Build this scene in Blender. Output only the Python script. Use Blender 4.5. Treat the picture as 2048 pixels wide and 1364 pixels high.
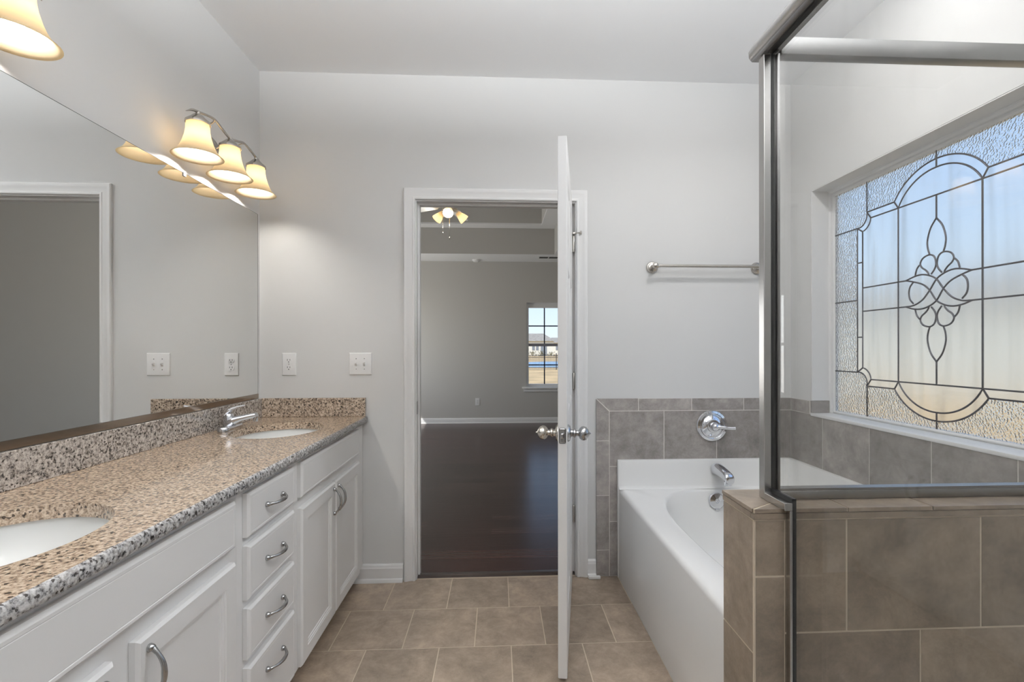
import bpy, bmesh, math, random
from mathutils import Vector, Matrix
random.seed(7)
PI = math.pi
SC = bpy.context.scene
COL = SC.collection
for o in list(bpy.data.objects):
    bpy.data.objects.remove(o)

# ------------------------------------------------------------------ camera
F, YAW, ROLL, X0, Y0 = 955.7, -0.0476, -0.0010, 1041.3, 697.6
cam_data = bpy.data.cameras.new('camera')
cam = bpy.data.objects.new('camera', cam_data); COL.objects.link(cam)
cam_data.sensor_fit = 'HORIZONTAL'; cam_data.sensor_width = 36.0
cam_data.lens = F / 2048 * 36.0
cam_data.shift_x = -(X0 - 1024) / 2048
cam_data.shift_y = (Y0 - 682) / 2048
cam_data.clip_start = 0.02; cam_data.clip_end = 600
cam.matrix_world = Matrix.Translation((1.267, -2.6073, 1.2498)) @ Matrix.Rotation(YAW, 4, 'Z') @ Matrix.Rotation(PI/2, 4, 'X') @ Matrix.Rotation(ROLL, 4, 'Z')
SC.camera = cam

# ------------------------------------------------------------------ view + sky + sun
SC.view_settings.view_transform = 'Standard'
SC.view_settings.look = 'None'
SC.view_settings.exposure = 0.07
SC.view_settings.gamma = 1.0
SC.view_settings.use_curve_mapping = False
try:
    SC.cycles.use_denoising = True
    SC.cycles.max_bounces = 10
    SC.cycles.diffuse_bounces = 5
    SC.cycles.glossy_bounces = 5
    SC.cycles.transmission_bounces = 6
    SC.cycles.transparent_max_bounces = 12
    SC.cycles.sample_clamp_indirect = 4.0
    SC.cycles.caustics_reflective = False
    SC.cycles.caustics_refractive = True
except Exception:
    pass
W = bpy.data.worlds.new('sky'); SC.world = W; W.use_nodes = True
nt = W.node_tree; bg = nt.nodes['Background']
tc = nt.nodes.new('ShaderNodeTexCoord'); sp = nt.nodes.new('ShaderNodeSeparateXYZ'); rp = nt.nodes.new('ShaderNodeValToRGB')
nt.links.new(tc.outputs['Generated'], sp.inputs[0]); nt.links.new(sp.outputs['Z'], rp.inputs[0]); nt.links.new(rp.outputs[0], bg.inputs[0])
e = rp.color_ramp.elements
e[0].position = 0.0; e[0].color = (.80, .88, .95, 1)
e[1].position = 0.12; e[1].color = (.60, .78, .98, 1)
for p_, c_ in ((.35, (.40, .60, .96, 1)), (1.0, (.20, .40, .85, 1))):
    el = e.new(p_); el.color = c_
bg.inputs[1].default_value = 1.25
sun_d = bpy.data.lights.new('sun', 'SUN'); sun_d.energy = 4.2; sun_d.angle = 0.01; sun_d.color = (1, .97, .92)
sun = bpy.data.objects.new('sun', sun_d); COL.objects.link(sun)
sun.rotation_euler = Vector((0.55, 0.6, -0.75)).to_track_quat('-Z', 'Y').to_euler()

def area_lamp(name, loc, size, energy, color=(1, 1, 1), aim=(0, 0, -1), shape='DISK', size_y=None):
    d = bpy.data.lights.new(name, 'AREA'); d.shape = shape; d.size = size; d.energy = energy; d.color = color
    if size_y: d.size_y = size_y
    o = bpy.data.objects.new(name, d); COL.objects.link(o); o.location = loc
    o.rotation_euler = Vector(aim).to_track_quat('-Z', 'Y').to_euler()
    return o
ADDED_PENDANT_W = 245
ADDED_PENDANT_GLOW = 5
ADDED_TUB_LAMP_W = 9
VANITY_BULB_GLOW = 160
FAN_BULB_W = 3
BEDROOM_FILL_W = 58

# ------------------------------------------------------------------ materials
def nodes_of(name):
    m = bpy.data.materials.new(name); m.use_nodes = True
    return m, m.node_tree, m.node_tree.nodes['Principled BSDF']
def mat(name, col, rough=.5, metal=0.0, bump=0.0, bscale=200, spec=None, var=0.0, vscale=3, coat=0):
    m, t, b = nodes_of(name)
    b.inputs['Base Color'].default_value = (*col, 1); b.inputs['Roughness'].default_value = rough; b.inputs['Metallic'].default_value = metal
    if spec is not None: b.inputs['Specular IOR Level'].default_value = spec
    if coat: b.inputs['Coat Weight'].default_value = coat; b.inputs['Coat Roughness'].default_value = .06
    tcn = t.nodes.new('ShaderNodeTexCoord')
    if bump:
        n = t.nodes.new('ShaderNodeTexNoise'); n.inputs['Scale'].default_value = bscale; n.inputs['Detail'].default_value = 3
        t.links.new(tcn.outputs['Object'], n.inputs['Vector'])
        bp = t.nodes.new('ShaderNodeBump'); bp.inputs['Strength'].default_value = bump; bp.inputs['Distance'].default_value = .002
        t.links.new(n.outputs['Fac'], bp.inputs['Height']); t.links.new(bp.outputs[0], b.inputs['Normal'])
    if var:
        n = t.nodes.new('ShaderNodeTexNoise'); n.inputs['Scale'].default_value = vscale; n.inputs['Detail'].default_value = 5
        t.links.new(tcn.outputs['Object'], n.inputs['Vector'])
        r = t.nodes.new('ShaderNodeValToRGB'); r.color_ramp.elements[0].position = .3; r.color_ramp.elements[1].position = .7
        r.color_ramp.elements[0].color = (*[c*(1-var) for c in col], 1); r.color_ramp.elements[1].color = (*[min(1, c*(1+var)) for c in col], 1)
        t.links.new(n.outputs['Fac'], r.inputs[0]); t.links.new(r.outputs[0], b.inputs['Base Color'])
    return m
M = {}
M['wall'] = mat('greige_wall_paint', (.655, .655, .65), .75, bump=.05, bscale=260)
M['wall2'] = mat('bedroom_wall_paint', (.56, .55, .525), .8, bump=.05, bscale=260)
M['ceil'] = mat('ceiling_paint', (.85, .855, .865), .85, bump=.08, bscale=180)
M['trim'] = mat('white_trim_paint', (.82, .82, .82), .38)
M['cab'] = mat('white_cabinet_paint', (.84, .84, .84), .42)
M['plastic'] = mat('white_plastic', (.82, .82, .82), .35)
M['slot'] = mat('dark_slot', (.03, .03, .03), .6)
M['tub'] = mat('white_acrylic', (.84, .84, .83), .12, spec=.5)
M['porc'] = mat('white_porcelain', (.86, .87, .86), .06)
M['chrome'] = mat('polished_chrome', (.72, .73, .76), .07, 1)
M['nickel'] = mat('brushed_nickel', (.50, .475, .44), .26, 1, bump=.02, bscale=400)
M['satin'] = mat('satin_nickel_knob', (.60, .57, .52), .2, 1)
M['pull'] = mat('pewter_pull', (.42, .42, .42), .22, 1)
M['frame'] = mat('shower_frame_metal', (.50, .49, .48), .24, 1, bump=.02, bscale=500)
M['rails'] = mat('shower_rail_metal', (.27, .265, .26), .28, 1, bump=.02, bscale=500)
M['seal'] = mat('black_seal', (.008, .008, .008), .5)
M['chan'] = mat('mirror_channel', (.36, .30, .245), .16, 1)
M['mirror'] = mat('mirror_silver', (.955, .965, .96), .0, 1)
M['edge'] = mat('mirror_edge', (.05, .06, .06), .3)
M['lead'] = mat('lead_came', (.055, .055, .065), .45, .6)
M['vinyl'] = mat('white_vinyl', (.80, .80, .80), .4)
M['muntin'] = mat('dark_grid', (.05, .06, .09), .5)
M['rail'] = mat('sash_rail_dark', (.25, .25, .29), .5)
M['grout'] = mat('tan_grout', (.56, .48, .38), .9, var=.08, vscale=8)
M['groutw'] = mat('light_grout', (.68, .65, .62), .9, var=.06, vscale=8)
M['fan'] = mat('white_fan_blade', (.66, .66, .64), .5)
M['ext_wall'] = mat('cream_siding', (.80, .76, .66), .8, var=.03)
M['ext_pale'] = mat('pale_green_siding', (.60, .625, .59), .8, var=.08, vscale=.8)
M['roof'] = mat('grey_shingle', (.36, .31, .25), .9, var=.2, vscale=2)
M['extwin'] = mat('house_window', (.25, .27, .30), .2)
M['fence'] = mat('black_metal_fence', (.03, .03, .035), .5)
M['water'] = mat('blue_pool_cover', (.27, .42, .62), .3)
M['bush'] = mat('dry_shrub', (.18, .16, .08), .9, var=.3, vscale=4)
M['pan'] = mat('white_shower_pan', (.75, .75, .74), .3)
M['strip'] = mat('dark_reducer', (.035, .024, .020), .35)

def glass_mix(name, tint, ior=1.45, smudge=0.0):
    m, t, b = nodes_of(name); t.nodes.remove(b)
    out = t.nodes['Material Output']
    tr = t.nodes.new('ShaderNodeBsdfTransparent'); tr.inputs[0].default_value = (*tint, 1)
    gl = t.nodes.new('ShaderNodeBsdfGlossy'); gl.inputs['Roughness'].default_value = .0
    fr = t.nodes.new('ShaderNodeFresnel'); ge = t.nodes.new('ShaderNodeNewGeometry')
    mi = t.nodes.new('ShaderNodeMapRange'); mi.inputs['To Min'].default_value = ior; mi.inputs['To Max'].default_value = 1/ior
    t.links.new(ge.outputs['Backfacing'], mi.inputs[0]); t.links.new(mi.outputs[0], fr.inputs['IOR'])
    mx = t.nodes.new('ShaderNodeMixShader')
    t.links.new(fr.outputs[0], mx.inputs[0]); t.links.new(tr.outputs[0], mx.inputs[1]); t.links.new(gl.outputs[0], mx.inputs[2])
    last = mx
    if smudge:
        tcn = t.nodes.new('ShaderNodeTexCoord'); mp = t.nodes.new('ShaderNodeMapping'); mp.inputs['Scale'].default_value = (1, 22, 5)
        n = t.nodes.new('ShaderNodeTexNoise'); n.inputs['Scale'].default_value = 1; n.inputs['Detail'].default_value = 6; n.inputs['Roughness'].default_value = .65
        t.links.new(tcn.outputs['Object'], mp.inputs[0]); t.links.new(mp.outputs[0], n.inputs['Vector'])
        r = t.nodes.new('ShaderNodeValToRGB'); r.color_ramp.elements[0].position = .56; r.color_ramp.elements[1].position = .82
        r.color_ramp.elements[0].color = (0, 0, 0, 1); r.color_ramp.elements[1].color = (smudge,)*3 + (1,)
        t.links.new(n.outputs['Fac'], r.inputs[0])
        df = t.nodes.new('ShaderNodeBsdfDiffuse'); df.inputs[0].default_value = (.8, .8, .8, 1)
        m2 = t.nodes.new('ShaderNodeMixShader')
        t.links.new(r.outputs[0], m2.inputs[0]); t.links.new(last.outputs[0], m2.inputs[1]); t.links.new(df.outputs[0], m2.inputs[2]); last = m2
    t.links.new(last.outputs[0], out.inputs[0])
    return m
M['shglass'] = glass_mix('shower_glass', (.975, .975, .97), smudge=.06)
M['winglass'] = glass_mix('clear_window_glass', (.97, .98, .98))

def textured_glass(name, kind):
    m, t, b = nodes_of(name)
    b.inputs['Base Color'].default_value = (.99, 1, 1, 1)
    b.inputs['Transmission Weight'].default_value = 1; b.inputs['IOR'].default_value = 1.45
    b.inputs['Roughness'].default_value = .22 if kind == 'wave' else .12
    tcn = t.nodes.new('ShaderNodeTexCoord'); mp = t.nodes.new('ShaderNodeMapping'); t.links.new(tcn.outputs['Object'], mp.inputs[0])
    bp = t.nodes.new('ShaderNodeBump')
    if kind == 'wave':
        mp.inputs['Scale'].default_value = (1, 11, .9)
        n = t.nodes.new('ShaderNodeTexNoise'); n.inputs['Scale'].default_value = 1; n.inputs['Detail'].default_value = 1.0; n.inputs['Distortion'].default_value = .2
        bp.inputs['Strength'].default_value = .7; bp.inputs['Distance'].default_value = .05
        t.links.new(mp.outputs[0], n.inputs['Vector']); t.links.new(n.outputs['Fac'], bp.inputs['Height'])
    else:
        mp.inputs['Scale'].default_value = (1, 115, 115)
        n = t.nodes.new('ShaderNodeTexVoronoi'); n.inputs['Scale'].default_value = 1
        bp.inputs['Strength'].default_value = .85; bp.inputs['Distance'].default_value = .0035
        t.links.new(mp.outputs[0], n.inputs['Vector']); t.links.new(n.outputs['Distance'], bp.inputs['Height'])
    t.links.new(bp.outputs[0], b.inputs['Normal'])
    return m
M['wave'] = textured_glass('wavy_privacy_glass', 'wave')
M['pebble'] = textured_glass('pebbled_privacy_glass', 'pebble')

def granite(name, dark, mid, light, scale, lo=.43, hi=.57, rough=.12):
    m, t, b = nodes_of(name)
    tcn = t.nodes.new('ShaderNodeTexCoord')
    n = t.nodes.new('ShaderNodeTexNoise'); n.inputs['Scale'].default_value = scale; n.inputs['Detail'].default_value = 4; n.inputs['Roughness'].default_value = .62
    n2 = t.nodes.new('ShaderNodeTexVoronoi'); n2.inputs['Scale'].default_value = scale*1.5
    t.links.new(tcn.outputs['Object'], n.inputs['Vector']); t.links.new(tcn.outputs['Object'], n2.inputs['Vector'])
    r = t.nodes.new('ShaderNodeValToRGB'); el = r.color_ramp.elements
    el[0].position = lo - .08; el[0].color = (*dark, 1); el[1].position = hi + .12; el[1].color = (*light, 1)
    a = el.new(lo + .03); a.color = (*mid, 1); a2 = el.new(hi - .04); a2.color = (*[(x+y)/2 for x, y in zip(mid, light)], 1)
    t.links.new(n.outputs['Fac'], r.inputs[0])
    sp_ = t.nodes.new('ShaderNodeSeparateColor'); t.links.new(n2.outputs['Color'], sp_.inputs[0])
    r2 = t.nodes.new('ShaderNodeValToRGB'); r2.color_ramp.interpolation = 'CONSTANT'
    q = r2.color_ramp.elements; q[0].position = 0; q[0].color = (.10, .09, .085, 1); q[1].position = .07; q[1].color = (.72, .70, .68, 1)
    q2 = q.new(.35); q2.color = (1, 1, 1, 1)
    t.links.new(sp_.outputs[0], r2.inputs[0])
    mx = t.nodes.new('ShaderNodeMix'); mx.data_type = 'RGBA'; mx.blend_type = 'MULTIPLY'; mx.inputs[0].default_value = 1
    t.links.new(r.outputs[0], mx.inputs[6]); t.links.new(r2.outputs[0], mx.inputs[7])
    t.links.new(mx.outputs[2], b.inputs['Base Color']); b.inputs['Roughness'].default_value = rough
    return m
M['gran'] = granite('speckled_tan_granite', (.11, .08, .06), (.39, .285, .205), (.69, .565, .435), 130)
M['gransplash'] = granite('speckled_brown_granite', (.03, .027, .026), (.33, .30, .275), (.66, .62, .58), 125)  # counter stone again, greyer: the light's colour shift is put into the colour
M['gransplash2'] = granite('speckled_warm_brown_granite', (.03, .025, .02), (.34, .265, .205), (.64, .54, .44), 125)  # browner copy of the stone, warm reflected light painted in
M['granedge'] = granite('speckled_grey_granite', (.02, .02, .02), (.34, .33, .33), (.70, .69, .68), 125)  # grey copy of the stone, cool light on the edge painted in

def tile_mat(name, col, rough=.42, var=.13):
    m, t, b = nodes_of(name)
    g = t.nodes.new('ShaderNodeNewGeometry'); tcn = t.nodes.new('ShaderNodeTexCoord')
    off = t.nodes.new('ShaderNodeVectorMath'); off.operation = 'ADD'
    sc_ = t.nodes.new('ShaderNodeMath'); sc_.operation = 'MULTIPLY'; sc_.inputs[1].default_value = 37
    t.links.new(g.outputs['Random Per Island'], sc_.inputs[0]); t.links.new(tcn.outputs['Object'], off.inputs[0]); t.links.new(sc_.outputs[0], off.inputs[1])
    n = t.nodes.new('ShaderNodeTexNoise'); n.inputs['Scale'].default_value = 9; n.inputs['Detail'].default_value = 11; n.inputs['Roughness'].default_value = .76; n.inputs['Distortion'].default_value = .25
    t.links.new(off.outputs[0], n.inputs['Vector'])
    r = t.nodes.new('ShaderNodeValToRGB'); el = r.color_ramp.elements
    el[0].position = .34; el[0].color = (*[c*(1-var*2) for c in col], 1); el[1].position = .66; el[1].color = (*[c*(1+var*2.2) for c in col], 1)
    mid = el.new(.5); mid.color = (*col, 1)
    t.links.new(n.outputs['Fac'], r.inputs[0])
    mr = t.nodes.new('ShaderNodeMapRange'); mr.inputs['To Min'].default_value = 1-var; mr.inputs['To Max'].default_value = 1+var
    t.links.new(g.outputs['Random Per Island'], mr.inputs[0])
    mx = t.nodes.new('ShaderNodeVectorMath'); mx.operation = 'SCALE'
    t.links.new(r.outputs[0], mx.inputs[0]); t.links.new(mr.outputs[0], mx.inputs['Scale'])
    t.links.new(mx.outputs[0], b.inputs['Base Color']); b.inputs['Roughness'].default_value = rough
    n3 = t.nodes.new('ShaderNodeTexNoise'); n3.inputs['Scale'].default_value = 45; n3.inputs['Detail'].default_value = 6
    t.links.new(off.outputs[0], n3.inputs['Vector'])
    bp = t.nodes.new('ShaderNodeBump'); bp.inputs['Strength'].default_value = .25; bp.inputs['Distance'].default_value = .003
    t.links.new(n3.outputs['Fac'], bp.inputs['Height']); t.links.new(bp.outputs[0], b.inputs['Normal'])
    return m
M['tilef'] = tile_mat('taupe_floor_tile', (.30, .235, .18), .38, .17)
M['tilew'] = tile_mat('grey_wall_tile', (.29, .265, .25), .4, .19)
M['tileh'] = tile_mat('taupe_shower_tile', (.235, .187, .142), .3, .17)

def wood_floor(name):
    m, t, b = nodes_of(name)
    tcn = t.nodes.new('ShaderNodeTexCoord')
    br = t.nodes.new('ShaderNodeTexBrick'); br.offset = .37; br.offset_frequency = 2
    br.inputs['Color1'].default_value = (.036, .017, .014, 1); br.inputs['Color2'].default_value = (.070, .036, .030, 1); br.inputs['Mortar'].default_value = (.008, .004, .003, 1)
    br.inputs['Scale'].default_value = 1; br.inputs['Brick Width'].default_value = 1.22; br.inputs['Row Height'].default_value = .125; br.inputs['Mortar Size'].default_value = .0012
    t.links.new(tcn.outputs['Object'], br.inputs['Vector'])
    mp = t.nodes.new('ShaderNodeMapping'); mp.inputs['Scale'].default_value = (2, 75, 1); t.links.new(tcn.outputs['Object'], mp.inputs[0])
    n = t.nodes.new('ShaderNodeTexNoise'); n.inputs['Scale'].default_value = 1; n.inputs['Detail'].default_value = 5
    t.links.new(mp.outputs[0], n.inputs['Vector'])
    mr = t.nodes.new('ShaderNodeMapRange'); mr.inputs['To Min'].default_value = .45; mr.inputs['To Max'].default_value = 1.6
    t.links.new(n.outputs['Fac'], mr.inputs[0])
    mx = t.nodes.new('ShaderNodeVectorMath'); mx.operation = 'SCALE'
    t.links.new(br.outputs['Color'], mx.inputs[0]); t.links.new(mr.outputs[0], mx.inputs['Scale']); t.links.new(mx.outputs[0], b.inputs['Base Color'])
    b.inputs['Roughness'].default_value = .24; b.inputs['Specular IOR Level'].default_value = .28
    bp = t.nodes.new('ShaderNodeBump'); bp.inputs['Strength'].default_value = .25; bp.inputs['Distance'].default_value = .002
    t.links.new(n.outputs['Fac'], bp.inputs['Height']); t.links.new(bp.outputs[0], b.inputs['Normal'])
    return m
M['wood'] = wood_floor('dark_walnut_plank')
M['lawn'] = mat('dry_winter_grass', (.60, .40, .19), .95, var=.25, vscale=.6)

def shade_mat(name, col, emit):
    m, t, b = nodes_of(name); t.nodes.remove(b)
    out = t.nodes['Material Output']
    tl = t.nodes.new('ShaderNodeBsdfTranslucent'); tl.inputs[0].default_value = (*col, 1)
    df = t.nodes.new('ShaderNodeBsdfDiffuse'); df.inputs[0].default_value = (*col, 1)
    mx = t.nodes.new('ShaderNodeMixShader'); mx.inputs[0].default_value = .35
    t.links.new(tl.outputs[0], mx.inputs[1]); t.links.new(df.outputs[0], mx.inputs[2])
    em = t.nodes.new('ShaderNodeEmission'); em.inputs[0].default_value = (1, .86, .62, 1); em.inputs[1].default_value = emit
    ad = t.nodes.new('ShaderNodeAddShader'); t.links.new(mx.outputs[0], ad.inputs[0]); t.links.new(em.outputs[0], ad.inputs[1])
    t.links.new(ad.outputs[0], out.inputs[0])
    return m
M['shade'] = shade_mat('amber_frosted_shade', (.86, .75, .56), .03)
def emit_mat(name, col, s):
    m, t, b = nodes_of(name)
    b.inputs['Base Color'].default_value = (*col, 1); b.inputs['Emission Color'].default_value = (*col, 1); b.inputs['Emission Strength'].default_value = s
    return m
M['vbulb'] = emit_mat('lit_vanity_bulb', (1, .95, .88), VANITY_BULB_GLOW)
M['bulb'] = emit_mat('lit_bulb', (1, .93, .80), 5)
M['diffuser'] = emit_mat('lit_diffuser', (1, .99, .985), ADDED_PENDANT_GLOW)

# ------------------------------------------------------------------ mesh helpers
class MB:
    def __init__(s): s.bm = bmesh.new(); s.mi = 0
    def _f(s, vs):
        try:
            f = s.bm.faces.new(vs); f.material_index = s.mi; return f
        except ValueError: return None
    def box(s, x0, x1, y0, y1, z0, z1, bev=0, seg=2):
        vs = [s.bm.verts.new((x, y, z)) for x in (x0, x1) for y in (y0, y1) for z in (z0, z1)]
        fs = [s._f([vs[i] for i in q]) for q in ((0, 1, 3, 2), (4, 6, 7, 5), (0, 4, 5, 1), (2, 3, 7, 6), (0, 2, 6, 4), (1, 5, 7, 3))]
        if bev:
            ed = list({e for f in fs for e in f.edges})
            r = bmesh.ops.bevel(s.bm, geom=ed, offset=bev, segments=seg, profile=.5, affect='EDGES')
            for f in r['faces']: f.material_index = s.mi
        return s
    def rings(s, rings, closed=True, cap0=False, cap1=False):
        R = [[s.bm.verts.new(p) for p in r] for r in rings]
        n = len(R[0])
        for a, b in zip(R, R[1:]):
            for i in range(n if closed else n-1):
                j = (i+1) % n
                s._f([a[i], a[j], b[j], b[i]])
        if cap0: s._f(R[0][::-1])
        if cap1: s._f(R[-1])
        return s
    def lathe(s, prof, c, axis=(0, 0, 1), seg=32, caps=False):
        ax = Vector(axis).normalized(); u = ax.orthogonal().normalized(); v = ax.cross(u); c = Vector(c)
        rr = [[c + ax*h + (u*math.cos(2*PI*k/seg) + v*math.sin(2*PI*k/seg))*max(r, 1e-5) for k in range(seg)] for r, h in prof]
        return s.rings(rr, True, caps, caps)
    def tube(s, pts, rad, seg=10, caps=True, flat=None):
        pts = [Vector(p) for p in pts]; n = len(pts)
        if not hasattr(rad, '__len__'): rad = [rad]*n
        up = Vector((0, 0, 1)); rr = []
        t0 = (pts[1]-pts[0]).normalized()
        u = t0.cross(up)
        if u.length < .1: u = t0.cross(Vector((0, 1, 0)))
        u.normalize()
        for i, p in enumerate(pts):
            t_ = (pts[min(i+1, n-1)] - pts[max(i-1, 0)]).normalized()
            u = (u - t_*u.dot(t_)).normalized(); v = t_.cross(u)
            a, b = (1, 1) if flat is None else flat
            rr.append([p + (u*math.cos(2*PI*k/seg)*a + v*math.sin(2*PI*k/seg)*b)*rad[i] for k in range(seg)])
        return s.rings(rr, True, caps, caps)
    def sphere(s, c, r, seg=16, rings=10, sc=(1, 1, 1)):
        c = Vector(c); rr = []
        for i in range(1, rings):
            th = PI*i/rings
            rr.append([c + Vector((math.sin(th)*math.cos(2*PI*k/seg)*r*sc[0], math.sin(th)*math.sin(2*PI*k/seg)*r*sc[1], math.cos(th)*r*sc[2])) for k in range(seg)])
        s.rings(rr, True, True, True); return s
    def sweep(s, path, prof, place, closed=False):
        # path: list of 2D corner points offset outward per profile point by place(offset, depth) -> list of 3D points
        s.rings([place(o, d) for o, d in prof], closed, False, False); return s
    def prism(s, poly, fn, d0, d1, caps=True):
        # poly: 2D outline; fn(p, d) -> 3D
        s.rings([[fn(p, d0) for p in poly], [fn(p, d1) for p in poly]], True, caps, caps); return s
    def plate_with_holes(s, outer, holes, z0, z1):
        loops = [outer] + holes; tops = []; bots = []
        for z, store in ((z1, tops), (z0, bots)):
            es = []
            for lp in loops:
                vs = [s.bm.verts.new((x, y, z)) for x, y in lp]; store.append(vs)
                es += [s.bm.edges.new((vs[i], vs[(i+1) % len(vs)])) for i in range(len(vs))]
            r = bmesh.ops.triangle_fill(s.bm, use_beauty=True, use_dissolve=False, edges=es)
            for g in r['geom']:
                if isinstance(g, bmesh.types.BMFace): g.material_index = s.mi
        for a, b in zip(tops, bots):
            for i in range(len(a)):
                j = (i+1) % len(a); s._f([a[i], a[j], b[j], b[i]])
        return s
    def xform(s, mtx): bmesh.ops.transform(s.bm, matrix=mtx, verts=s.bm.verts); return s
    def build(s, name, mats, parent=None, smooth=None, recalc=True):
        if recalc: bmesh.ops.recalc_face_normals(s.bm, faces=s.bm.faces)
        me = bpy.data.meshes.new(name)
        root = parent
        while root is not None and root.parent is not None: root = root.parent
        if root is not None:
            bmesh.ops.translate(s.bm, vec=-Vector(root.location), verts=s.bm.verts)
        s.bm.to_mesh(me); s.bm.free()
        for m in (mats if isinstance(mats, (list, tuple)) else [mats]): me.materials.append(m)
        if smooth is not None:
            me.polygons.foreach_set('use_smooth', [True]*len(me.polygons)); me.set_sharp_from_angle(angle=math.radians(smooth))
        o = bpy.data.objects.new(name, me); COL.objects.link(o)
        if parent is not None: o.parent = parent
        return o
def tag(o, label, cat, group=None, kind=None):
    o['label'] = label; o['category'] = cat
    if group: o['group'] = group
    if kind: o['kind'] = kind
    return o
def thing(name, label, cat, loc=(0, 0, 0), group=None, kind=None):
    o = bpy.data.objects.new(name, None); COL.objects.link(o); o.location = loc; o.empty_display_size = .05
    return tag(o, label, cat, group, kind)
def copy_tree(o, parent=None):
    c = o.copy(); COL.objects.link(c)
    if parent is not None: c.parent = parent
    for ch in o.children: copy_tree(ch, c)
    return c
def catmull(P, n=8):
    P = [Vector(p) for p in P]; Q = [P[0]*2-P[1]] + P + [P[-1]*2-P[-2]]; out = []
    for i in range(1, len(Q)-2):
        a, b, c, d = Q[i-1:i+3]
        for k in range(n):
            t = k/n; out.append(.5*((2*b) + (c-a)*t + (2*a-5*b+4*c-d)*t*t + (3*b-a-3*c+d)*t**3))
    out.append(P[-1]); return out

# ================================================================== SETTING: BATHROOM
H = 2.73; XR = 2.91; YB = -4.2
DX0, DX1, DH = .828, 1.692, 2.05          # door opening
# floor: grout bed + tiles
P = .3011; A = .2936; g = .0021
mb = MB(); mb.mi = 0; mb.box(-.1, XR+.1, YB-.1, .04, -.1, -.0005); mb.mi = 1
y1 = A*0 + .0; row = 0; top = .0075 + 0
rows = [(-A, -A+P, .7176)]
k = 1
while -A - P*(k-1) > YB:
    rows.append((-A-P*k, -A-P*(k-1), .5651 if k % 2 else .7194)); k += 1
for (ya, yb, off) in rows:
    x = off - 4*P
    while x < XR:
        a, b = max(x+g, 0), min(x+P-g, XR)
        if b - a > .01:
            mb.box(a, b, max(ya+g, YB), min(yb-g, .02), -.006, 0)
        x += P
fl = mb.build('floor', [M['grout'], M['tilef']], recalc=False); tag(fl, 'taupe stone-look tile floor laid in a running bond', 'floor', kind='structure')

def S(o, label, cat): return tag(o, label, cat, kind='structure')
WT = .115
S(MB().box(-.12, DX0-.018, 0, WT, 0, H).box(DX1+.018, XR+.12, 0, WT, 0, H).box(DX0-.018, DX1+.018, 0, WT, DH+.018, H).build('wall_back', M['wall']), 'greige painted wall with the doorway to the bedroom', 'wall')
S(MB().box(-.12, 0, YB, 0, 0, H).build('wall_left', M['wall']), 'greige painted wall behind the mirror and vanity lights', 'wall')
WY0, WY1, WZ0, WZ1 = -1.394, -.174, .912, 2.077   # bathroom window opening
S(MB().box(XR, XR+.16, YB, WY0, 0, H).box(XR, XR+.16, WY1, 0, 0, H).box(XR, XR+.16, WY0, WY1, 0, WZ0).box(XR, XR+.16, WY0, WY1, WZ1, H).build('wall_right', M['wall']), 'greige painted wall around the leaded glass window', 'wall')
S(MB().box(-.12, XR+.16, YB-.12, YB, 0, H).build('wall_front', M['wall']), 'greige wall closing the bathroom behind the viewer', 'wall')
S(MB().box(-.12, XR+.16, YB-.12, WT, H, H+.12).build('ceiling', M['ceil']), 'flat white bathroom ceiling', 'ceiling')

# baseboards
def base_prof(y, sgn=-1):   # (depth, z)
    return [(0, 0), (.027, 0), (.027, .006), (.022, .016), (.0145, .020), (.0145, .072), (.011, .078), (.0105, .086), (.006, .092), (0, .094)]
def baseboard(name, x0, x1, y, s, label):
    mb = MB(); pr = base_prof(y)
    mb.rings([[Vector((x, y + s*d, z)) for d, z in pr] for x in (x0, x1)], True, True, True)
    return S(mb.build(name, M['trim'], smooth=30), label, 'baseboard')
baseboard('baseboard_left', .49, .756, -.0005, -1, 'white baseboard between the vanity and the doorway')
bb = baseboard('baseboard_right', 1.757, 1.803, -.0005, -1, 'short white baseboard between the doorway and the tub tile')
MB().box(1.757, 1.822, -.045, -.0275, .0, .018, .005).build('shoe_molding', M['trim'], bb, 40)

# door casing, jamb, threshold
PROF = [(.006, 0), (.006, .010), (.010, .0135), (.018, .0135), (.021, .010), (.034, .012), (.044, .015), (.052, .0185), (.062, .0185), (.066, .014), (.066, 0)]
def casing(mb, y, s):
    def place(o, d):
        yy = y + s*d
        return [Vector((DX0-o, yy, 0.001)), Vector((DX0-o, yy, DH+o)), Vector((DX1+o, yy, DH+o)), Vector((DX1+o, yy, .001))]
    mb.rings([place(o, d) for o, d in PROF], False)
t1 = thing('trim_1', 'white moulded casing and jamb around the bedroom doorway', 'door frame', (1.26, 0, 0), kind='structure')
mb = MB(); casing(mb, -.0005, -1); mb.build('casing', M['trim'], t1, 30)
mb = MB(); casing(mb, WT+.0005, 1); mb.build('casing', M['trim'], t1, 30)
J = MB()
J.box(DX0-.017, DX0, .0, WT, .001, DH).box(DX1, DX1+.017, .0, WT, .001, DH).box(DX0-.017, DX1+.017, .0, WT, DH, DH+.017)
J.box(DX0, DX0+.011, .040, .076, .001, DH-.011).box(DX1-.011, DX1, .040, .076, .001, DH-.011).box(DX0, DX1, .040, .076, DH-.011, DH)
J.build('jamb', M['trim'], t1)
MB().box(DX0+.0002, DX0+.002, .004, .036, .895, .965, .0008).build('strike_plate', M['pull'], t1)
mb = MB(); mb.rings([[Vector((x, y, z)) for y, z in ((.018, 0), (.020, .006), (.030, .010), (.060, .0105), (.070, .006), (.072, 0))] for x in (DX0+.001, DX1-.001)], True, True, True)
S(mb.build('trim_2', M['strip'], smooth=40), 'dark reducer strip between tile and wood floor', 'threshold')

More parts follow.
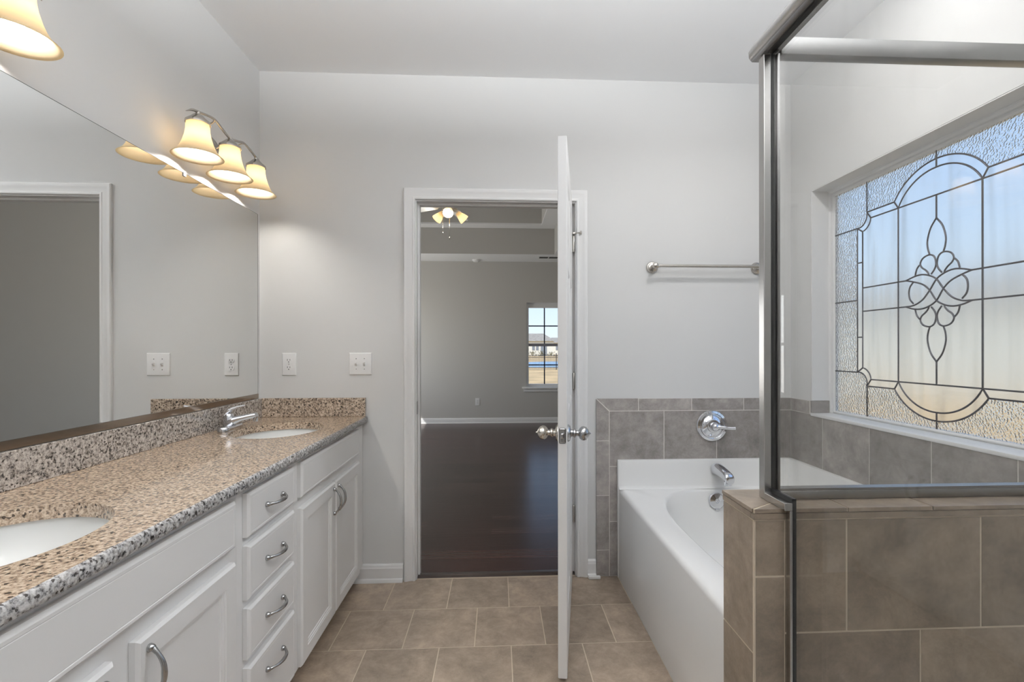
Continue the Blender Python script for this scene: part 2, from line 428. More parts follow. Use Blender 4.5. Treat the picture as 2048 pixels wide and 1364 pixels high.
# door leaf, open about 80 degrees into the bathroom; local: hinge edge at origin, leaf along -y, thickness to -x
hp, q_ = Vector((1.6775, .014, .015)), Vector((1.525, -.831, .015))
ang = math.atan2(q_.x-hp.x, -(q_.y-hp.y))    # deviation from -y
LW = (q_-hp).length; LT = .0345; LH = 2.032
DM = Matrix.Translation(hp) @ Matrix.Rotation(ang, 4, 'Z')
d1 = thing('door_1', 'white panelled door standing open edge-on into the bathroom', 'door', tuple(hp), kind='structure')
mb = MB().box(-LT, 0, -LW, 0, 0, LH, .0015, 1)
# sunk panels: three rows of two, both faces
pan = []
for (za, zb) in ((.20, .78), (.98, 1.56), (1.66, 1.91)):
    for (ya, yb) in ((.11, .39), (.47, LW-.11)):
        pan.append((za, zb, ya, yb))
def panel_faces(mb, xs, nrm):
    # cut a face into a grid with sunk panels
    ys = sorted({0.002, LW-.002, *[p[2] for p in pan], *[p[3] for p in pan]}); zs = sorted({.002, LH-.002, *[p[0] for p in pan], *[p[1] for p in pan]})
    for i in range(len(ys)-1):
        for j in range(len(zs)-1):
            ya, yb, za, zb = ys[i], ys[i+1], zs[j], zs[j+1]
            if (za, zb, ya, yb) in [(p[0], p[1], p[2], p[3]) for p in pan]:
                def r(ins, dep): return [Vector((xs - nrm*dep, -(ya+ins), za+ins)), Vector((xs - nrm*dep, -(yb-ins), za+ins)), Vector((xs - nrm*dep, -(yb-ins), zb-ins)), Vector((xs - nrm*dep, -(ya+ins), zb-ins))]
                mb.rings([r(0, 0), r(.012, .006), r(.025, .006), r(.045, .001)], True, False, True)
            else:
                mb._f([mb.bm.verts.new(p) for p in ((xs, -ya, za), (xs, -yb, za), (xs, -yb, zb), (xs, -ya, zb))])
mb2 = MB()
panel_faces(mb2, 0, 1); panel_faces(mb2, -LT, -1)
mb2.rings([[Vector((x, y, z)) for y, z in ((-.002, .002), (-LW+.002, .002), (-LW+.002, LH-.002), (-.002, LH-.002))] for x in (0,)] + [[Vector((x, y, z)) for y, z in ((0, 0), (-LW, 0), (-LW, LH), (0, LH))] for x in (-.002, -LT+.002)] + [[Vector((-LT, y, z)) for y, z in ((-.002, .002), (-LW+.002, .002), (-LW+.002, LH-.002), (-.002, LH-.002))]], True)
mb.bm.free()
bmesh.ops.remove_doubles(mb2.bm, verts=mb2.bm.verts, dist=.00005)
mb2.xform(DM).build('door_leaf', M['trim'], d1)
KZ = .909   # knob height above leaf bottom
ky = -LW + .062
for s, x0, m_ in ((1, 0, M['pull']), (-1, -LT, M['satin'])):
    mb = MB().lathe([(0, 0), (.033, 0), (.033, .004), (.028, .010), (.014, .013), (.0125, .020), (.017, .024), (.017, .030), (.011, .034), (.0115, .042), (.020, .046), (.0265, .054), (.0275, .062), (.024, .072), (.014, .080), (.005, .083), (.003, .088), (0, .090)], (x0, ky, KZ), (s, 0, 0), 28)
    mb.xform(DM).build('door_knob', m_, d1, 35)
mb = MB().box(-LT/2-.0127, -LT/2+.0127, -LW-.0016, -LW+.001, KZ-.029, KZ+.029, .004).box(-LT/2-.006, -LT/2+.006, -LW-.010, -LW, KZ-.010, KZ+.010, .003)
lp = mb.xform(DM).build('latch_plate', M['pull'], d1)
for hz in (.325, 1.057, 1.813):
    mb = MB().lathe([(0, -.046), (.003, -.046), (.0065, -.043), (.0065, .043), (.003, .048), (0, .05)], (.008, -.003, hz), (0, 0, 1), 12)
    mb.box(-.028, .002, -.0006, .0012, hz-.044, hz+.044); mb.box(-.001, .0012, -.004, .03, hz-.044, hz+.044)
    mb.xform(DM).build('hinge', M['nickel'], d1, 40)
mb = MB().tube([(.010, -.012, 1.868), (.030, -.020, 1.868), (.046, -.022, 1.868)], [.004, .004, .004], 8).lathe([(0, 0), (.010, 0), (.010, .008), (0, .009)], (.044, -.022, 1.868), (1, -.1, 0), 12)
mb.box(-.002, .016, -.018, -.004, 1.862, 1.874, .001)
mb.xform(DM).build('door_stop', M['nickel'], d1, 40)

# ------------------------------------------------------------------ tile surround of the tub (walls)
TT = .009
ts = MB(); ts.mi = 0
zt, zi = .976, .907
def tile_y(mb, x0, x1, z0, z1, y0=-.0015, y1=-TT): mb.box(x0+.0018, x1-.0018, y1, y0, z0+.0018, z1-.0018)
def tri_y(mb, poly):   # mitred tiles
    mb.rings([[Vector((x, y, z)) for x, z in poly] for y in (-.0015, -TT)], True, True, True)
ts.box(1.808, XR-.001, -TT+.0005, -.0008, .001, zt-.0015)
ts.mi = 1
xl, xi = 1.806, 1.878
# mitred corner pieces
tri_y(ts, [(xl+.002, zt-.0005), (2.040-.0018, zt-.0005), (2.040-.0018, zi+.0018), (xi+.002, zi+.0018)])
tri_y(ts, [(xl, zt-.003), (xi-.0018, zi-.002), (xi-.0018, .744+.0018), (xl, .744+.0018)])
for a, b in ((2.040, 2.339), (2.339, 2.634), (2.634, XR)): tile_y(ts, a, b, zi, zt)
for a, b in ((.444, .744), (.145, .444), (0.001, .145)): tile_y(ts, xl-.0018, xi, a, b)
for a, b in ((xi, 2.183), (2.183, 2.480), (2.480, 2.780), (2.780, XR)): tile_y(ts, a, b, .603, zi)
for a, b in ((.300, .603), (.001, .300)): tile_y(ts, xi, 1.96, a, b)
# right wall tiles
ts.mi = 0
ts.box(XR-TT+.0005, XR-.0008, -1.480, -TT, .55, zi-.001).box(XR-TT+.0005, XR-.0008, WY1, -TT, zi-.002, zt-.0015)
ts.mi = 1
def tile_x(mb, y0, y1, z0, z1): mb.box(XR-TT, XR-.0015, y0+.0018, y1-.0018, z0+.0018, z1-.0018)
for a, b in ((-.273, -TT), (-.577, -.273), (-.879, -.577), (-1.18, -.879), (-1.480, -1.18)): tile_x(ts, a, b, .60, zi)
tile_x(ts, WY1, -TT, zi, zt)
# tile return inside the window reveal
ts.box(XR-.004, XR+.093, WY1-.009, WY1-.0005, WZ0+.002, zt)
S(ts.build('wall_tile', [M['groutw'], M['tilew']], recalc=True), 'grey stone-look tile surround above and beside the bathtub', 'tile surround')

# half wall at the foot of the tub
HX, HY0, HY1, HZ = 1.808, -1.620, -1.484, .910
hw = MB(); hw.mi = 0; hw.box(HX+.0007, XR-.001, HY0+.0007, HY1-.0007, .001, HZ-.0012); hw.mi = 1
def hb(x0, x1, y0, y1, z0, z1, bv=0): hw.box(x0, x1, y0, y1, z0, z1, bv, 1)
gg = .0021
# end face (x = HX), joints
for a, b in ((.602, .886), (.302, .602), (.001, .302)): hb(HX, HX+.01, HY0+.006, HY1, a+gg, b-gg)
# front narrow corner tiles then running bond
fz = .886
for a, b in ((.766, fz), (.466, .766), (.166, .466), (.001, .166)): hb(HX+.004, HX+.066, HY0, HY0+.01, a+gg, b-gg)
for a, b in ((1.874, 2.0115), (2.0115, 2.3125), (2.3125, 2.6135), (2.6135, XR)): hb(a+gg, b-gg, HY0, HY0+.01, .645+gg, fz-gg)
for a, b in ((1.874, 1.875), (1.874, 2.176), (2.176, 2.477), (2.477, 2.778), (2.778, XR)):
    if b-a > .01: hb(a+gg, b-gg, HY0, HY0+.01, .344+gg, .645-gg)
for a, b in ((1.874, 2.0115), (2.0115, 2.3125), (2.3125, 2.6135), (2.6135, XR)): hb(a+gg, b-gg, HY0, HY0+.01, .043+gg, .344-gg)
for a, b in ((HX, 2.18), (2.18, 2.48), (2.48, 2.78), (2.78, XR)): hb(a+gg, b-gg, HY1-.01, HY1, .60, fz-gg)
# edge cap strips and cap tiles (mitred end)
def capt(poly): hw.rings([[Vector((x, y, z)) for x, y in poly] for z in (HZ-.008, HZ)], True, True, True)
ex, mx_ = HX-.003, HX+.068
ym = (HY0+HY1)/2
capt([(ex, HY1+.002), (ex, HY0+.002), (mx_+.03, ym-.003), (mx_+.03, HY1+.002)])
capt([(ex+.004, HY0-.003), (2.012-gg, HY0-.003), (2.012-gg, HY1+.002), (mx_+.03+.003, HY1+.002), (mx_+.03+.003, ym-.005)])
for a, b in ((2.012, 2.201), (2.201, 2.500), (2.500, 2.80), (2.80, XR)): capt([(a+gg, HY0-.003), (b-gg, HY0-.003), (b-gg, HY1+.002), (a+gg, HY1+.002)])
hb(HX-.002, XR-.001, HY0-.002, HY0+.008, fz+.002, HZ-.0095)
hb(HX-.002, HX+.008, HY0+.009, HY1, fz+.002, HZ-.0095)
S(hw.build('wall_half', [M['grout'], M['tileh']]), 'tiled half wall between the bathtub and the shower', 'half wall')
# shower end wall, pan and curb (outside the frame, they shade the shower)
S(MB().box(1.88, XR-.001, -2.76, -2.64, .001, H-.001).build('wall_shower', M['wall']), 'shower end wall beside the viewer', 'wall')
S(MB().box(1.835, 1.94, -2.638, HY0-.012, .001, .085, .004).build('trim_3', M['tileh']), 'tiled curb under the shower door', 'curb')
S(MB().box(1.942, XR-.002, -2.638, HY0-.005, .001, .03, .004).build('trim_4', M['pan']), 'white shower pan floor', 'shower pan')

# ------------------------------------------------------------------ window_1 : leaded privacy window
w1 = thing('window_1', 'leaded privacy glass window over the bathtub', 'window', (XR, -.784, .912), kind='structure')
GX = 3.018; UY, UZ = -.7785, 1.484; GW, GH = .572, .557
# sill slab
MB().box(XR-.012, XR+.10, WY0+.002, WY1-.0095, WZ0-.014, WZ0+.001, .003).build('sill', M['trim'], w1, 40)
# reveal liner
mb = MB()
mb.box(XR+.0015, XR+.16, WY1-.0045, WY1-.0002, zt+.001, WZ1).box(XR+.0015, XR+.16, WY0+.0002, WY0+.0045, WZ0, WZ1).box(XR+.0015, XR+.16, WY0, WY1, WZ1-.0045, WZ1-.0002)
mb.build('reveal', M['trim'], w1)
def rect_ring(mb, hw_, hh_, prof, x_of):
    def place(o, d): return [Vector((x_of(d), UY+sy*(hw_+o), UZ+sz*(hh_+o))) for sy, sz in ((1, -1), (1, 1), (-1, 1), (-1, -1))]
    mb.rings([place(o, d) for o, d in prof], True)
mb = MB(); rect_ring(mb, GW, GH, [(0, .022), (0, .000), (.006, -.006), (.010, -.006), (.012, -.002), (.016, -.002), (.018, -.012), (.028, -.016), (.030, -.022), (.037, -.022), (.037, .022), (0, .022)], lambda d: GX + d)
mb.build('frame', M['vinyl'], w1, 30)
def uv(u, v, x=GX): return Vector((x, UY+u, UZ+v))
def arc3(a, b, c, n=14):
    # circle through three 2D points
    ax, ay = a; bx, by = b; cx_, cy_ = c
    d = 2*(ax*(by-cy_)+bx*(cy_-ay)+cx_*(ay-by))
    ux = ((ax*ax+ay*ay)*(by-cy_)+(bx*bx+by*by)*(cy_-ay)+(cx_*cx_+cy_*cy_)*(ay-by))/d
    uy = ((ax*ax+ay*ay)*(cx_-bx)+(bx*bx+by*by)*(ax-cx_)+(cx_*cx_+cy_*cy_)*(bx-ax))/d
    r = math.hypot(ax-ux, ay-uy); t0, t1, t2 = [math.atan2(q[1]-uy, q[0]-ux) for q in (a, b, c)]
    def norm(t, ref):
        while t < ref-1e-9: t += 2*PI
        return t
    if norm(t1, t0) <= norm(t2, t0): t2 = norm(t2, t0)
    else:
        t2 = norm(t2, t0) - 2*PI
    return [(ux+r*math.cos(t0+(t2-t0)*k/n), uy+r*math.sin(t0+(t2-t0)*k/n)) for k in range(n+1)]
# quarter outlines of the border (u>0, v>0): from (.42,0) up to (0,.525)
qo = [(.42, 0), (.42, .350)] + arc3((.42, .350), (.373, .366), (.36, .413), 8)[1:] + [(.203, .413)] + arc3((.203, .413), (.118, .4945), (0, .525), 12)[1:]
qi = [(.387, 0), (.387, .327)] + arc3((.387, .327), (.352, .345), (.336, .380), 8)[1:] + [(.182, .380)] + arc3((.182, .380), (.106, .463), (0, .491), 12)[1:]
def full(q):
    r = list(q); r += [(-u, v) for u, v in reversed(q[:-1])]; r += [(-u, -v) for u, v in q[1:]]; r += [(u, -v) for u, v in reversed(q[1:-1])]
    return r
FO = full(qo); FI = full(qi)
# panes
def plate(name, m_, outer, holes, x0, x1):
    mb = MB(); mb.plate_with_holes(outer, holes, 0, 1)
    for v in mb.bm.verts: v.co = Vector((x0 + (x1-x0)*v.co.z, UY+v.co.x, UZ+v.co.y))
    return mb.build(name, m_, w1)
plate('pebbled_pane', M['pebble'], [(GW+.004, -GH-.004), (GW+.004, GH+.004), (-GW-.004, GH+.004), (-GW-.004, -GH-.004)], [FO], GX, GX+.005)
plate('wavy_pane', M['wave'], FO, [], GX, GX+.005)
# cames
lines = []
def L(*p): lines.append([tuple(q) for q in p])
def mir4(pts):
    for su in (1, -1):
        for sv in (1, -1): lines.append([(u*su, v*sv) for u, v in pts])
def mirv(pts):
    for sv in (1, -1): lines.append([(u, v*sv) for u, v in pts])
def miru(pts):
    for su in (1, -1): lines.append([(u*su, v) for u, v in pts])
lines.append(FO + FO[:1]); lines.append(FI + FI[:1])
mir4([(.36, .413), (.336, .380)]); mir4([(.42, .350), (.387, .327)]); mir4([(.203, .413), (.182, .380)])
mir4([(.36, .413), (.36, GH)]); mir4([(.42, .350), (GW, .350)]); miru([(.42, 0), (GW, 0)])
mir4([(.42, .180), (.387, .180)])
mirv([(-.182, .380), (.182, .380)]); miru([(.182, -.380), (.182, .380)])
mirv([(0, .491), (0, GH)]); mirv([(0, .380), (0, .288)])
mir4([(.387, .056), (.142, .056)])
def sm(pts, n=6): return [(p.x, p.y) for p in catmull([(u, v, 0) for u, v in pts], n)]
mir4(sm([(0, .288), (.026, .252), (.040, .205), (.038, .172), (.030, .147)]))
mir4(sm([(.023, .066), (.008, .085), (.002, .107), (.010, .135), (.031, .146), (.060, .138), (.073, .118), (.066, .100), (.048, .086), (.036, .072), (.034, .064)]))
mir4(sm([(.077, .112), (.090, .096), (.097, .072)]))
for su in (1, -1):
    lines.append([(u*su, v) for u, v in sm([(.143, .056), (.105, .067), (.069, .071), (.032, .062), (0, .043), (-.03, .002), (-.065, -.035), (-.105, -.053), (-.143, -.056)])])
    lines.append([(u*su, v) for u, v in sm([(.143, .056), (.109, .047), (.063, .030), (.031, .003), (0, -.042), (-.035, -.063), (-.072, -.071), (-.110, -.067), (-.143, -.056)])])
    lines.append([(u*su, v) for u, v in sm([(.106, .046), (.123, .026), (.128, 0), (.123, -.026), (.106, -.046)])])
mb = MB()
for ln in lines:
    ln2 = [p for i, p in enumerate(ln) if i == 0 or math.hypot(p[0]-ln[i-1][0], p[1]-ln[i-1][1]) > 1e-5]
    mb.tube([uv(u, v, GX+.001) for u, v in ln2], .0036, 6)
mb.build('lead_came', M['lead'], w1, 60)

# ================================================================== SETTING: BEDROOM
BX0, BX1, BY = -1.29, 2.75, 5.449; BS = 2.719
S(MB().box(BX0-.1, BX1+.1, .0401, BY+.15, -.1, 0).build('floor_bedroom', M['wood']), 'dark walnut plank floor of the bedroom', 'floor')
VX0, VX1, VZ0, VZ1 = 1.750, 2.640, .600, 2.032
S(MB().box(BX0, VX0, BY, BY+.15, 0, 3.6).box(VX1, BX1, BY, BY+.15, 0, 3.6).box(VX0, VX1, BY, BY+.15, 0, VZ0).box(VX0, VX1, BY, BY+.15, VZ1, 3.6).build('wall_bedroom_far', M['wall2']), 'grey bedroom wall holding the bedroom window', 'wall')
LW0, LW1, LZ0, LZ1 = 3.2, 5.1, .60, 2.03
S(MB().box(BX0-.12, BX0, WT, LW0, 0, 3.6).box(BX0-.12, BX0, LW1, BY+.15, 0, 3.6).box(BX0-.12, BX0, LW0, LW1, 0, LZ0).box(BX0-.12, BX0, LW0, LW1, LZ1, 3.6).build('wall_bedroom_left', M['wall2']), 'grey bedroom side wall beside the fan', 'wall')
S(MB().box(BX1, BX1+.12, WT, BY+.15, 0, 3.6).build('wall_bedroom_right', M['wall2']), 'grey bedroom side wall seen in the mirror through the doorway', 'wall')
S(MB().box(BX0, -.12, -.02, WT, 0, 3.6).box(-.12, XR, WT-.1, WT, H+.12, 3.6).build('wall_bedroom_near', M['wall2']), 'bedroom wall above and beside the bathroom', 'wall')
tc_ = MB()
X1a, X1b, Y1a, Y1b = -.69, 2.15, .76, 4.813
X2a, X2b, Y2a, Y2b = -.47, 1.93, .98, 4.585
ZA, ZB_ = 3.122, 3.45
def ringbox(mb, o, i, z0, z1):
    mb.box(o[0], i[0], o[2], o[3], z0, z1).box(i[1], o[1], o[2], o[3], z0, z1).box(i[0], i[1], o[2], i[2], z0, z1).box(i[0], i[1], i[3], o[3], z0, z1)
tc_.mi = 1
ringbox(tc_, (BX0, BX1, WT, BY), (X1a, X1b, Y1a, Y1b), BS+.001, ZA+.02)
tc_.box(0, .001, 1, 1.001, 3.7, 3.701)
tc_.mi = 0
ringbox(tc_, (BX0, BX1, WT, BY), (X1a, X1b, Y1a, Y1b), BS, BS+.001)
tc_.mi = 1
ringbox(tc_, (BX0, BX1, WT, BY), (X2a, X2b, Y2a, Y2b), ZA+.021, ZB_)
tc_.mi = 0
ringbox(tc_, (X1a, X1b, Y1a, Y1b), (X2a, X2b, Y2a, Y2b), ZA, ZA+.021)
tc_.box(BX0, BX1, WT, BY, ZB_, ZB_+.1)
S(tc_.build('ceiling_bedroom', [M['ceil'], M['wall2']]), 'stepped tray ceiling of the bedroom', 'ceiling')
mb = MB(); mb.rings([[Vector((x, BY - .0005 - d, z)) for d, z in ((0, 0), (.024, 0), (.022, .014), (.013, .018), (.013, .075), (.006, .088), (0, .09))] for x in (BX0+.001, BX1-.001)], True, True, True)
S(mb.build('baseboard_bedroom', M['trim'], smooth=30), 'white baseboard along the bedroom far wall', 'baseboard')
# bedroom window
w2 = thing('window_2', 'white grid window in the bedroom looking onto the yard', 'window', (2.2, BY, VZ0), kind='structure')
fy0, fy1 = BY+.05, BY+.11
F2 = MB()
F2.box(VX0, VX0+.040, fy0, fy1, VZ0, VZ1).box(VX1-.040, VX1, fy0, fy1, VZ0, VZ1).box(VX0+.04, VX1-.04, fy0, fy1, VZ1-.085, VZ1).box(VX0+.04, VX1-.04, fy0, fy1, VZ0, VZ0+.05)
F2.build('frame', M['vinyl'], w2)
MB().box(VX0-.003, VX0-.0002, BY, BY+.15, VZ0, VZ1).box(VX0, VX0+.003, BY-.002, BY+.05, VZ0+.02, VZ1).box(VX1-.003, VX1, BY-.002, BY+.05, VZ0+.02, VZ1).box(VX0, VX1, BY-.002, BY+.05, VZ1-.003, VZ1).build('reveal', M['trim'], w2)
MB().box(VX0+.04, VX1-.04, fy0-.006, fy1-.01, 1.292, 1.338).build('sash_rail', M['rail'], w2)
gz0, gz1, gx0, gx1 = VZ0+.05, VZ1-.085, VX0+.04, VX1-.04
mb = MB()
for k_ in (1, 2): mb.box(gx0+(gx1-gx0)*k_/3-.010, gx0+(gx1-gx0)*k_/3+.010, fy0+.018, fy0+.030, gz0, gz1)
for z in ((gz0+1.3)/2, (gz1+1.33)/2): mb.box(gx0, gx1, fy0+.018, fy0+.030, z-.010, z+.010)
mb.build('grid', M['muntin'], w2)
MB().box(gx0-.005, gx1+.005, fy0+.032, fy0+.036, gz0-.005, gz1+.005).build('glass', M['winglass'], w2)
MB().box(VX0-.077, BX1-.01, BY-.045, BY+.05, VZ0-.024, VZ0+.004, .006).box(VX0-.05, BX1-.04, BY-.016, BY-.0005, VZ0-.075, VZ0-.0245, .004).build('sill', M['trim'], w2, 40)

# added bedroom side window, outside the frame; an area lamp behind it imitates daylight
w3 = thing('window_3', 'wide white bedroom side window letting in daylight', 'window', (BX0-.06, 4.15, LZ0), kind='structure')
mb = MB()
for ya, yb, za, zb in ((LW0, LW0+.05, LZ0, LZ1), (LW1-.05, LW1, LZ0, LZ1), (4.125, 4.175, LZ0, LZ1), (LW0, LW1, LZ0, LZ0+.05), (LW0, LW1, LZ1-.05, LZ1), (LW0, LW1, 1.29, 1.33)): mb.box(BX0-.09, BX0-.04, ya, yb, za, zb)
mb.build('frame', M['vinyl'], w3)
MB().box(BX0-.067, BX0-.063, LW0+.04, LW1-.04, LZ0+.04, LZ1-.04).build('glass', M['winglass'], w3)
area_lamp('bedroom_daylight', (BX0-.30, 4.15, 1.32), 1.8, BEDROOM_FILL_W, (1, .985, .96), (1, 0, 0), 'RECTANGLE', 1.4)  # added lamp outside the side window, plays the part of daylight

# ================================================================== VANITY
CX_FF, CX_FR = .540, .560
def carcass(name, y0, y1, label, group):
    t = thing(name, label, 'cabinet', (.27, (y0+y1)/2, 0), group)
    mb = MB()
    mb.box(.004, CX_FF-.0185, y0+.0005, y0+.0185, .09, .8555).box(.004, CX_FF-.0185, y1-.0185, y1-.0005, .09, .8555)
    mb.box(.004, CX_FF-.0185, y0+.0185, y1-.0185, .09, .108).box(.004, .012, y0+.0185, y1-.0185, .108, .8555)
    mb.box(CX_FF-.018, CX_FF, y0+.0002, y1-.0002, .088, .8555)
    mb.build('body', M['cab'], t)
    MB().box(.452, .465, y0+.001, y1-.001, .001, .0895).build('toe_kick', M['cab'], t)
    return t
def front(mb, y0, y1, z0, z1, prof):
    def r(ins, x): return [Vector((x, y0+ins, z0+ins)), Vector((x, y1-ins, z0+ins)), Vector((x, y1-ins, z1-ins)), Vector((x, y0+ins, z1-ins))]
    mb.rings([r(i, x) for i, x in prof], True, True, True)
SLAB = [(0, CX_FF+.0005), (0, CX_FF+.013), (.003, CX_FR-.003), (.007, CX_FR), (.013, CX_FR), (.0145, CX_FR-.0012), (.016, CX_FR-.0005)]
DOOR = [(0, CX_FF+.0005), (0, CX_FF+.013), (.003, CX_FR-.003), (.006, CX_FR), (.050, CX_FR), (.0515, CX_FR-.002), (.0565, CX_FR-.0025), (.058, CX_FR-.0055), (.064, CX_FR-.006), (.066, CX_FR-.009)]
def pull(parent, c, vertical):
    # arched bow pull, 4.2 inch between feet, bulging away (+x)
    L_ = .052
    pts = []; rad = []
    for k_ in range(17):
        s_ = -1 + 2*k_/16
        h = .026*(1-abs(s_)**2.4)
        off = L_*s_*1.04
        pts.append((CX_FR+.0045+h, c[1] + (0 if vertical else off), c[2] + (off if vertical else 0)))
        rad.append(.0052 if abs(s_) > .85 else .0036 + .0022*(1-abs(s_)))
    mb = MB().tube(pts, rad, 10)
    for s_ in (-1, 1):
        p = (CX_FR-.0006, c[1] + (0 if vertical else s_*L_), c[2] + (s_*L_ if vertical else 0))
        mb.lathe([(0, 0), (.0078, 0), (.0085, .003), (.007, .008), (.0045, .012), (0, .013)], p, (1, 0, 0), 14)
    return mb.build('handle', M['pull'], parent, 50)
def add_door(t, y0, y1, hy):
    mb = MB(); front(mb, y0, y1, .098, .672, DOOR); d = mb.build('door', M['cab'], t, 25)
    pull(d, (0, hy, .593), True)
def add_false(t, y0, y1):
    mb = MB(); front(mb, y0, y1, .712, .838, SLAB); mb.build('false_front', M['cab'], t, 25)
g_ = 'white vanity cabinet units'
c1 = carcass('vanity_cabinet', -.874, -.002, 'white two-door sink cabinet against the back wall under the far basin', g_)
add_false(c1, -.842, -.118); add_door(c1, -.842, -.486, -.512); add_door(c1, -.478, -.118, -.452)
c2 = carcass('drawer_cabinet', -1.244, -.874, 'white four-drawer cabinet between the two sink cabinets', g_)
for (za, zb) in ((.712, .838), (.534, .688), (.364, .510), (.110, .340)):
    mb = MB(); front(mb, -1.212, -.904, za, zb, SLAB); d = mb.build('drawer', M['cab'], c2, 25)
    pull(d, (0, -1.058, (za+zb)/2 + (.0 if zb-za < .2 else .045)), False)
c3 = carcass('vanity_cabinet', -2.085, -1.244, 'white two-door sink cabinet nearest the viewer under the near basin', g_)
add_false(c3, -2.05, -1.277); add_door(c3, -1.632, -1.277, -1.604); add_door(c3, -2.05, -1.688, -1.716)

# countertop with two oval holes
SINKS = [(.286, -.418), (.286, -1.658)]
SA, SB = .183, .220
def ell(c, a, b, n=48): return [(c[0]+a*math.cos(2*PI*k_/n), c[1]+b*math.sin(2*PI*k_/n)) for k_ in range(n)]
CT0, CT1 = .8565, .889
ct = thing('countertop', 'speckled tan granite vanity countertop with two oval basin cutouts', 'countertop', (.28, -1.04, CT0))
xe = .563
outer = [(.003, -2.10), (xe, -2.10), (xe, -.018), (xe-.006, -.003), (.003, -.003)]
mb = MB(); mb.plate_with_holes(outer, [ell(c, SA, SB) for c in SINKS], CT0, CT1); mb.build('slab', M['gran'], ct, 40)
ep = [(xe, CT0), (.566, CT0+.001), (.570, CT0+.006), (.5705, CT0+.012), (.5705, CT1-.009), (.568, CT1-.003), (xe, CT1)]
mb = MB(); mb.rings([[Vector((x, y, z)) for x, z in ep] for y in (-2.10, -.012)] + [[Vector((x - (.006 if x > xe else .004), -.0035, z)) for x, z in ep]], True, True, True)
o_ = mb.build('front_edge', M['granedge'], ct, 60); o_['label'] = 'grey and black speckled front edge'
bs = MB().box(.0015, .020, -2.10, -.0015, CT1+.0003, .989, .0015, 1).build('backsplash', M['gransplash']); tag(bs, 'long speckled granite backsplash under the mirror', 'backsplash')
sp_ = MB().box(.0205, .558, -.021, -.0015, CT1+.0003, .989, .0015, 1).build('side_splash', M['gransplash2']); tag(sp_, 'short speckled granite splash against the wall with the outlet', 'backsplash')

# sinks
def sink(c, label):
    t = thing('sink', label, 'sink', (c[0], c[1], CT0-.15), 'undermount basins')
    prof = [(1.10, -.001), (1.04, -.001), (1.035, -.004), (1.02, -.03), (.97, -.06), (.86, -.095), (.66, -.125), (.40, -.140), (.12, -.146)]
    rr = [[Vector((x, y, CT0+dz)) for x, y in ell(c, SA*k_, SB*k_)] for k_, dz in prof]
    rr += [[Vector((x, y, CT0+dz-.008)) for x, y in ell(c, SA*k_, SB*k_)] for k_, dz in reversed(prof[1:])]
    mb = MB(); mb.rings(rr + [rr[0]], True); bmesh.ops.remove_doubles(mb.bm, verts=mb.bm.verts, dist=1e-5)
    mb.build('basin', M['porc'], t, 60)
    MB().lathe([(0, .0), (.022, 0), (.022, .004), (.016, .006), (.006, .004), (0, .005)], (c[0], c[1], CT0-.1505), (0, 0, 1), 20).build('drain', M['chrome'], t, 40)
    MB().lathe([(0, 0), (.009, 0), (.009, .003), (.005, .002), (0, .0015)], (c[0]+SA*.925, c[1], CT0-.072), (-1, 0, .35), 14).build('overflow_ring', M['chrome'], t, 40)
    return t
sink(SINKS[0], 'white oval undermount basin next to the wall outlet')
sink(SINKS[1], 'white oval undermount basin nearest the viewer')

# faucets
def faucet(y, label):
    t = thing('faucet', label, 'faucet', (.075, y, CT1), 'centerset faucets')
    z = CT1+.0004
    mb = MB()
    def stad(w, l, n=10):
        pts = [(w*math.cos(a), l+w*math.sin(a)) for a in [PI*k_/n for k_ in range(n+1)]] + [(w*math.cos(a), -l+w*math.sin(a)) for a in [PI+PI*k_/n for k_ in range(n+1)]]
        return pts
    mb.rings([[Vector((.075+px*s_, y+py*s2, z+h)) for px, py in stad(.026, .052)] for s_, s2, h in ((1, 1, 0), (1, 1, .012), (.94, .98, .018), (.8, .93, .021))], True, True, True)
    # spout body rising from the middle and reaching forward
    cs = [(.062, .013, .026, .011), (.075, .030, .028, .024), (.095, .044, .024, .018), (.125, .053, .019, .013), (.160, .061, .0165, .0115), (.188, .066, .015, .011)]
    rr = []
    for x, h, wy, wz in cs:
        rr.append([Vector((x - .25*wz*math.sin(a), y + wy*math.cos(a), z+h+wz*math.sin(a))) for a in [2*PI*k_/20 for k_ in range(20)]])
    mb.rings(rr, True, True, True)
    mb.lathe([(0, 0), (.010, 0), (.0105, .004), (.0105, .022), (0, .023)], (.184, y, z+.038), (.12, 0, 1), 16)
    mb.lathe([(.024, .0), (.023, .02), (.019, .045), (.016, .052), (0, .056)], (.068, y, z+.02), (0, 0, 1), 20)
    mb.build('body', M['chrome'], t, 50)
    hv = MB()
    hp_ = [Vector((.055, y, z+.070)), Vector((.066, y, z+.082)), Vector((.085, y, z+.094)), Vector((.11, y, z+.104)), Vector((.135, y, z+.109))]
    ws = [(.018, .010), (.020, .011), (.016, .007), (.012, .0045), (.009, .003)]
    hv.rings([[p + Vector((-.3*wz*math.sin(a), wy*math.cos(a), wz*math.sin(a))) for a in [2*PI*k_/16 for k_ in range(16)]] for p, (wy, wz) in zip(hp_, ws)], True, True, True)
    hv.build('lever', M['chrome'], t, 50)
    return t
faucet(-.415, 'chrome single-lever faucet behind the basin next to the wall outlet')
faucet(-1.658, 'chrome single-lever faucet behind the basin nearest the viewer')

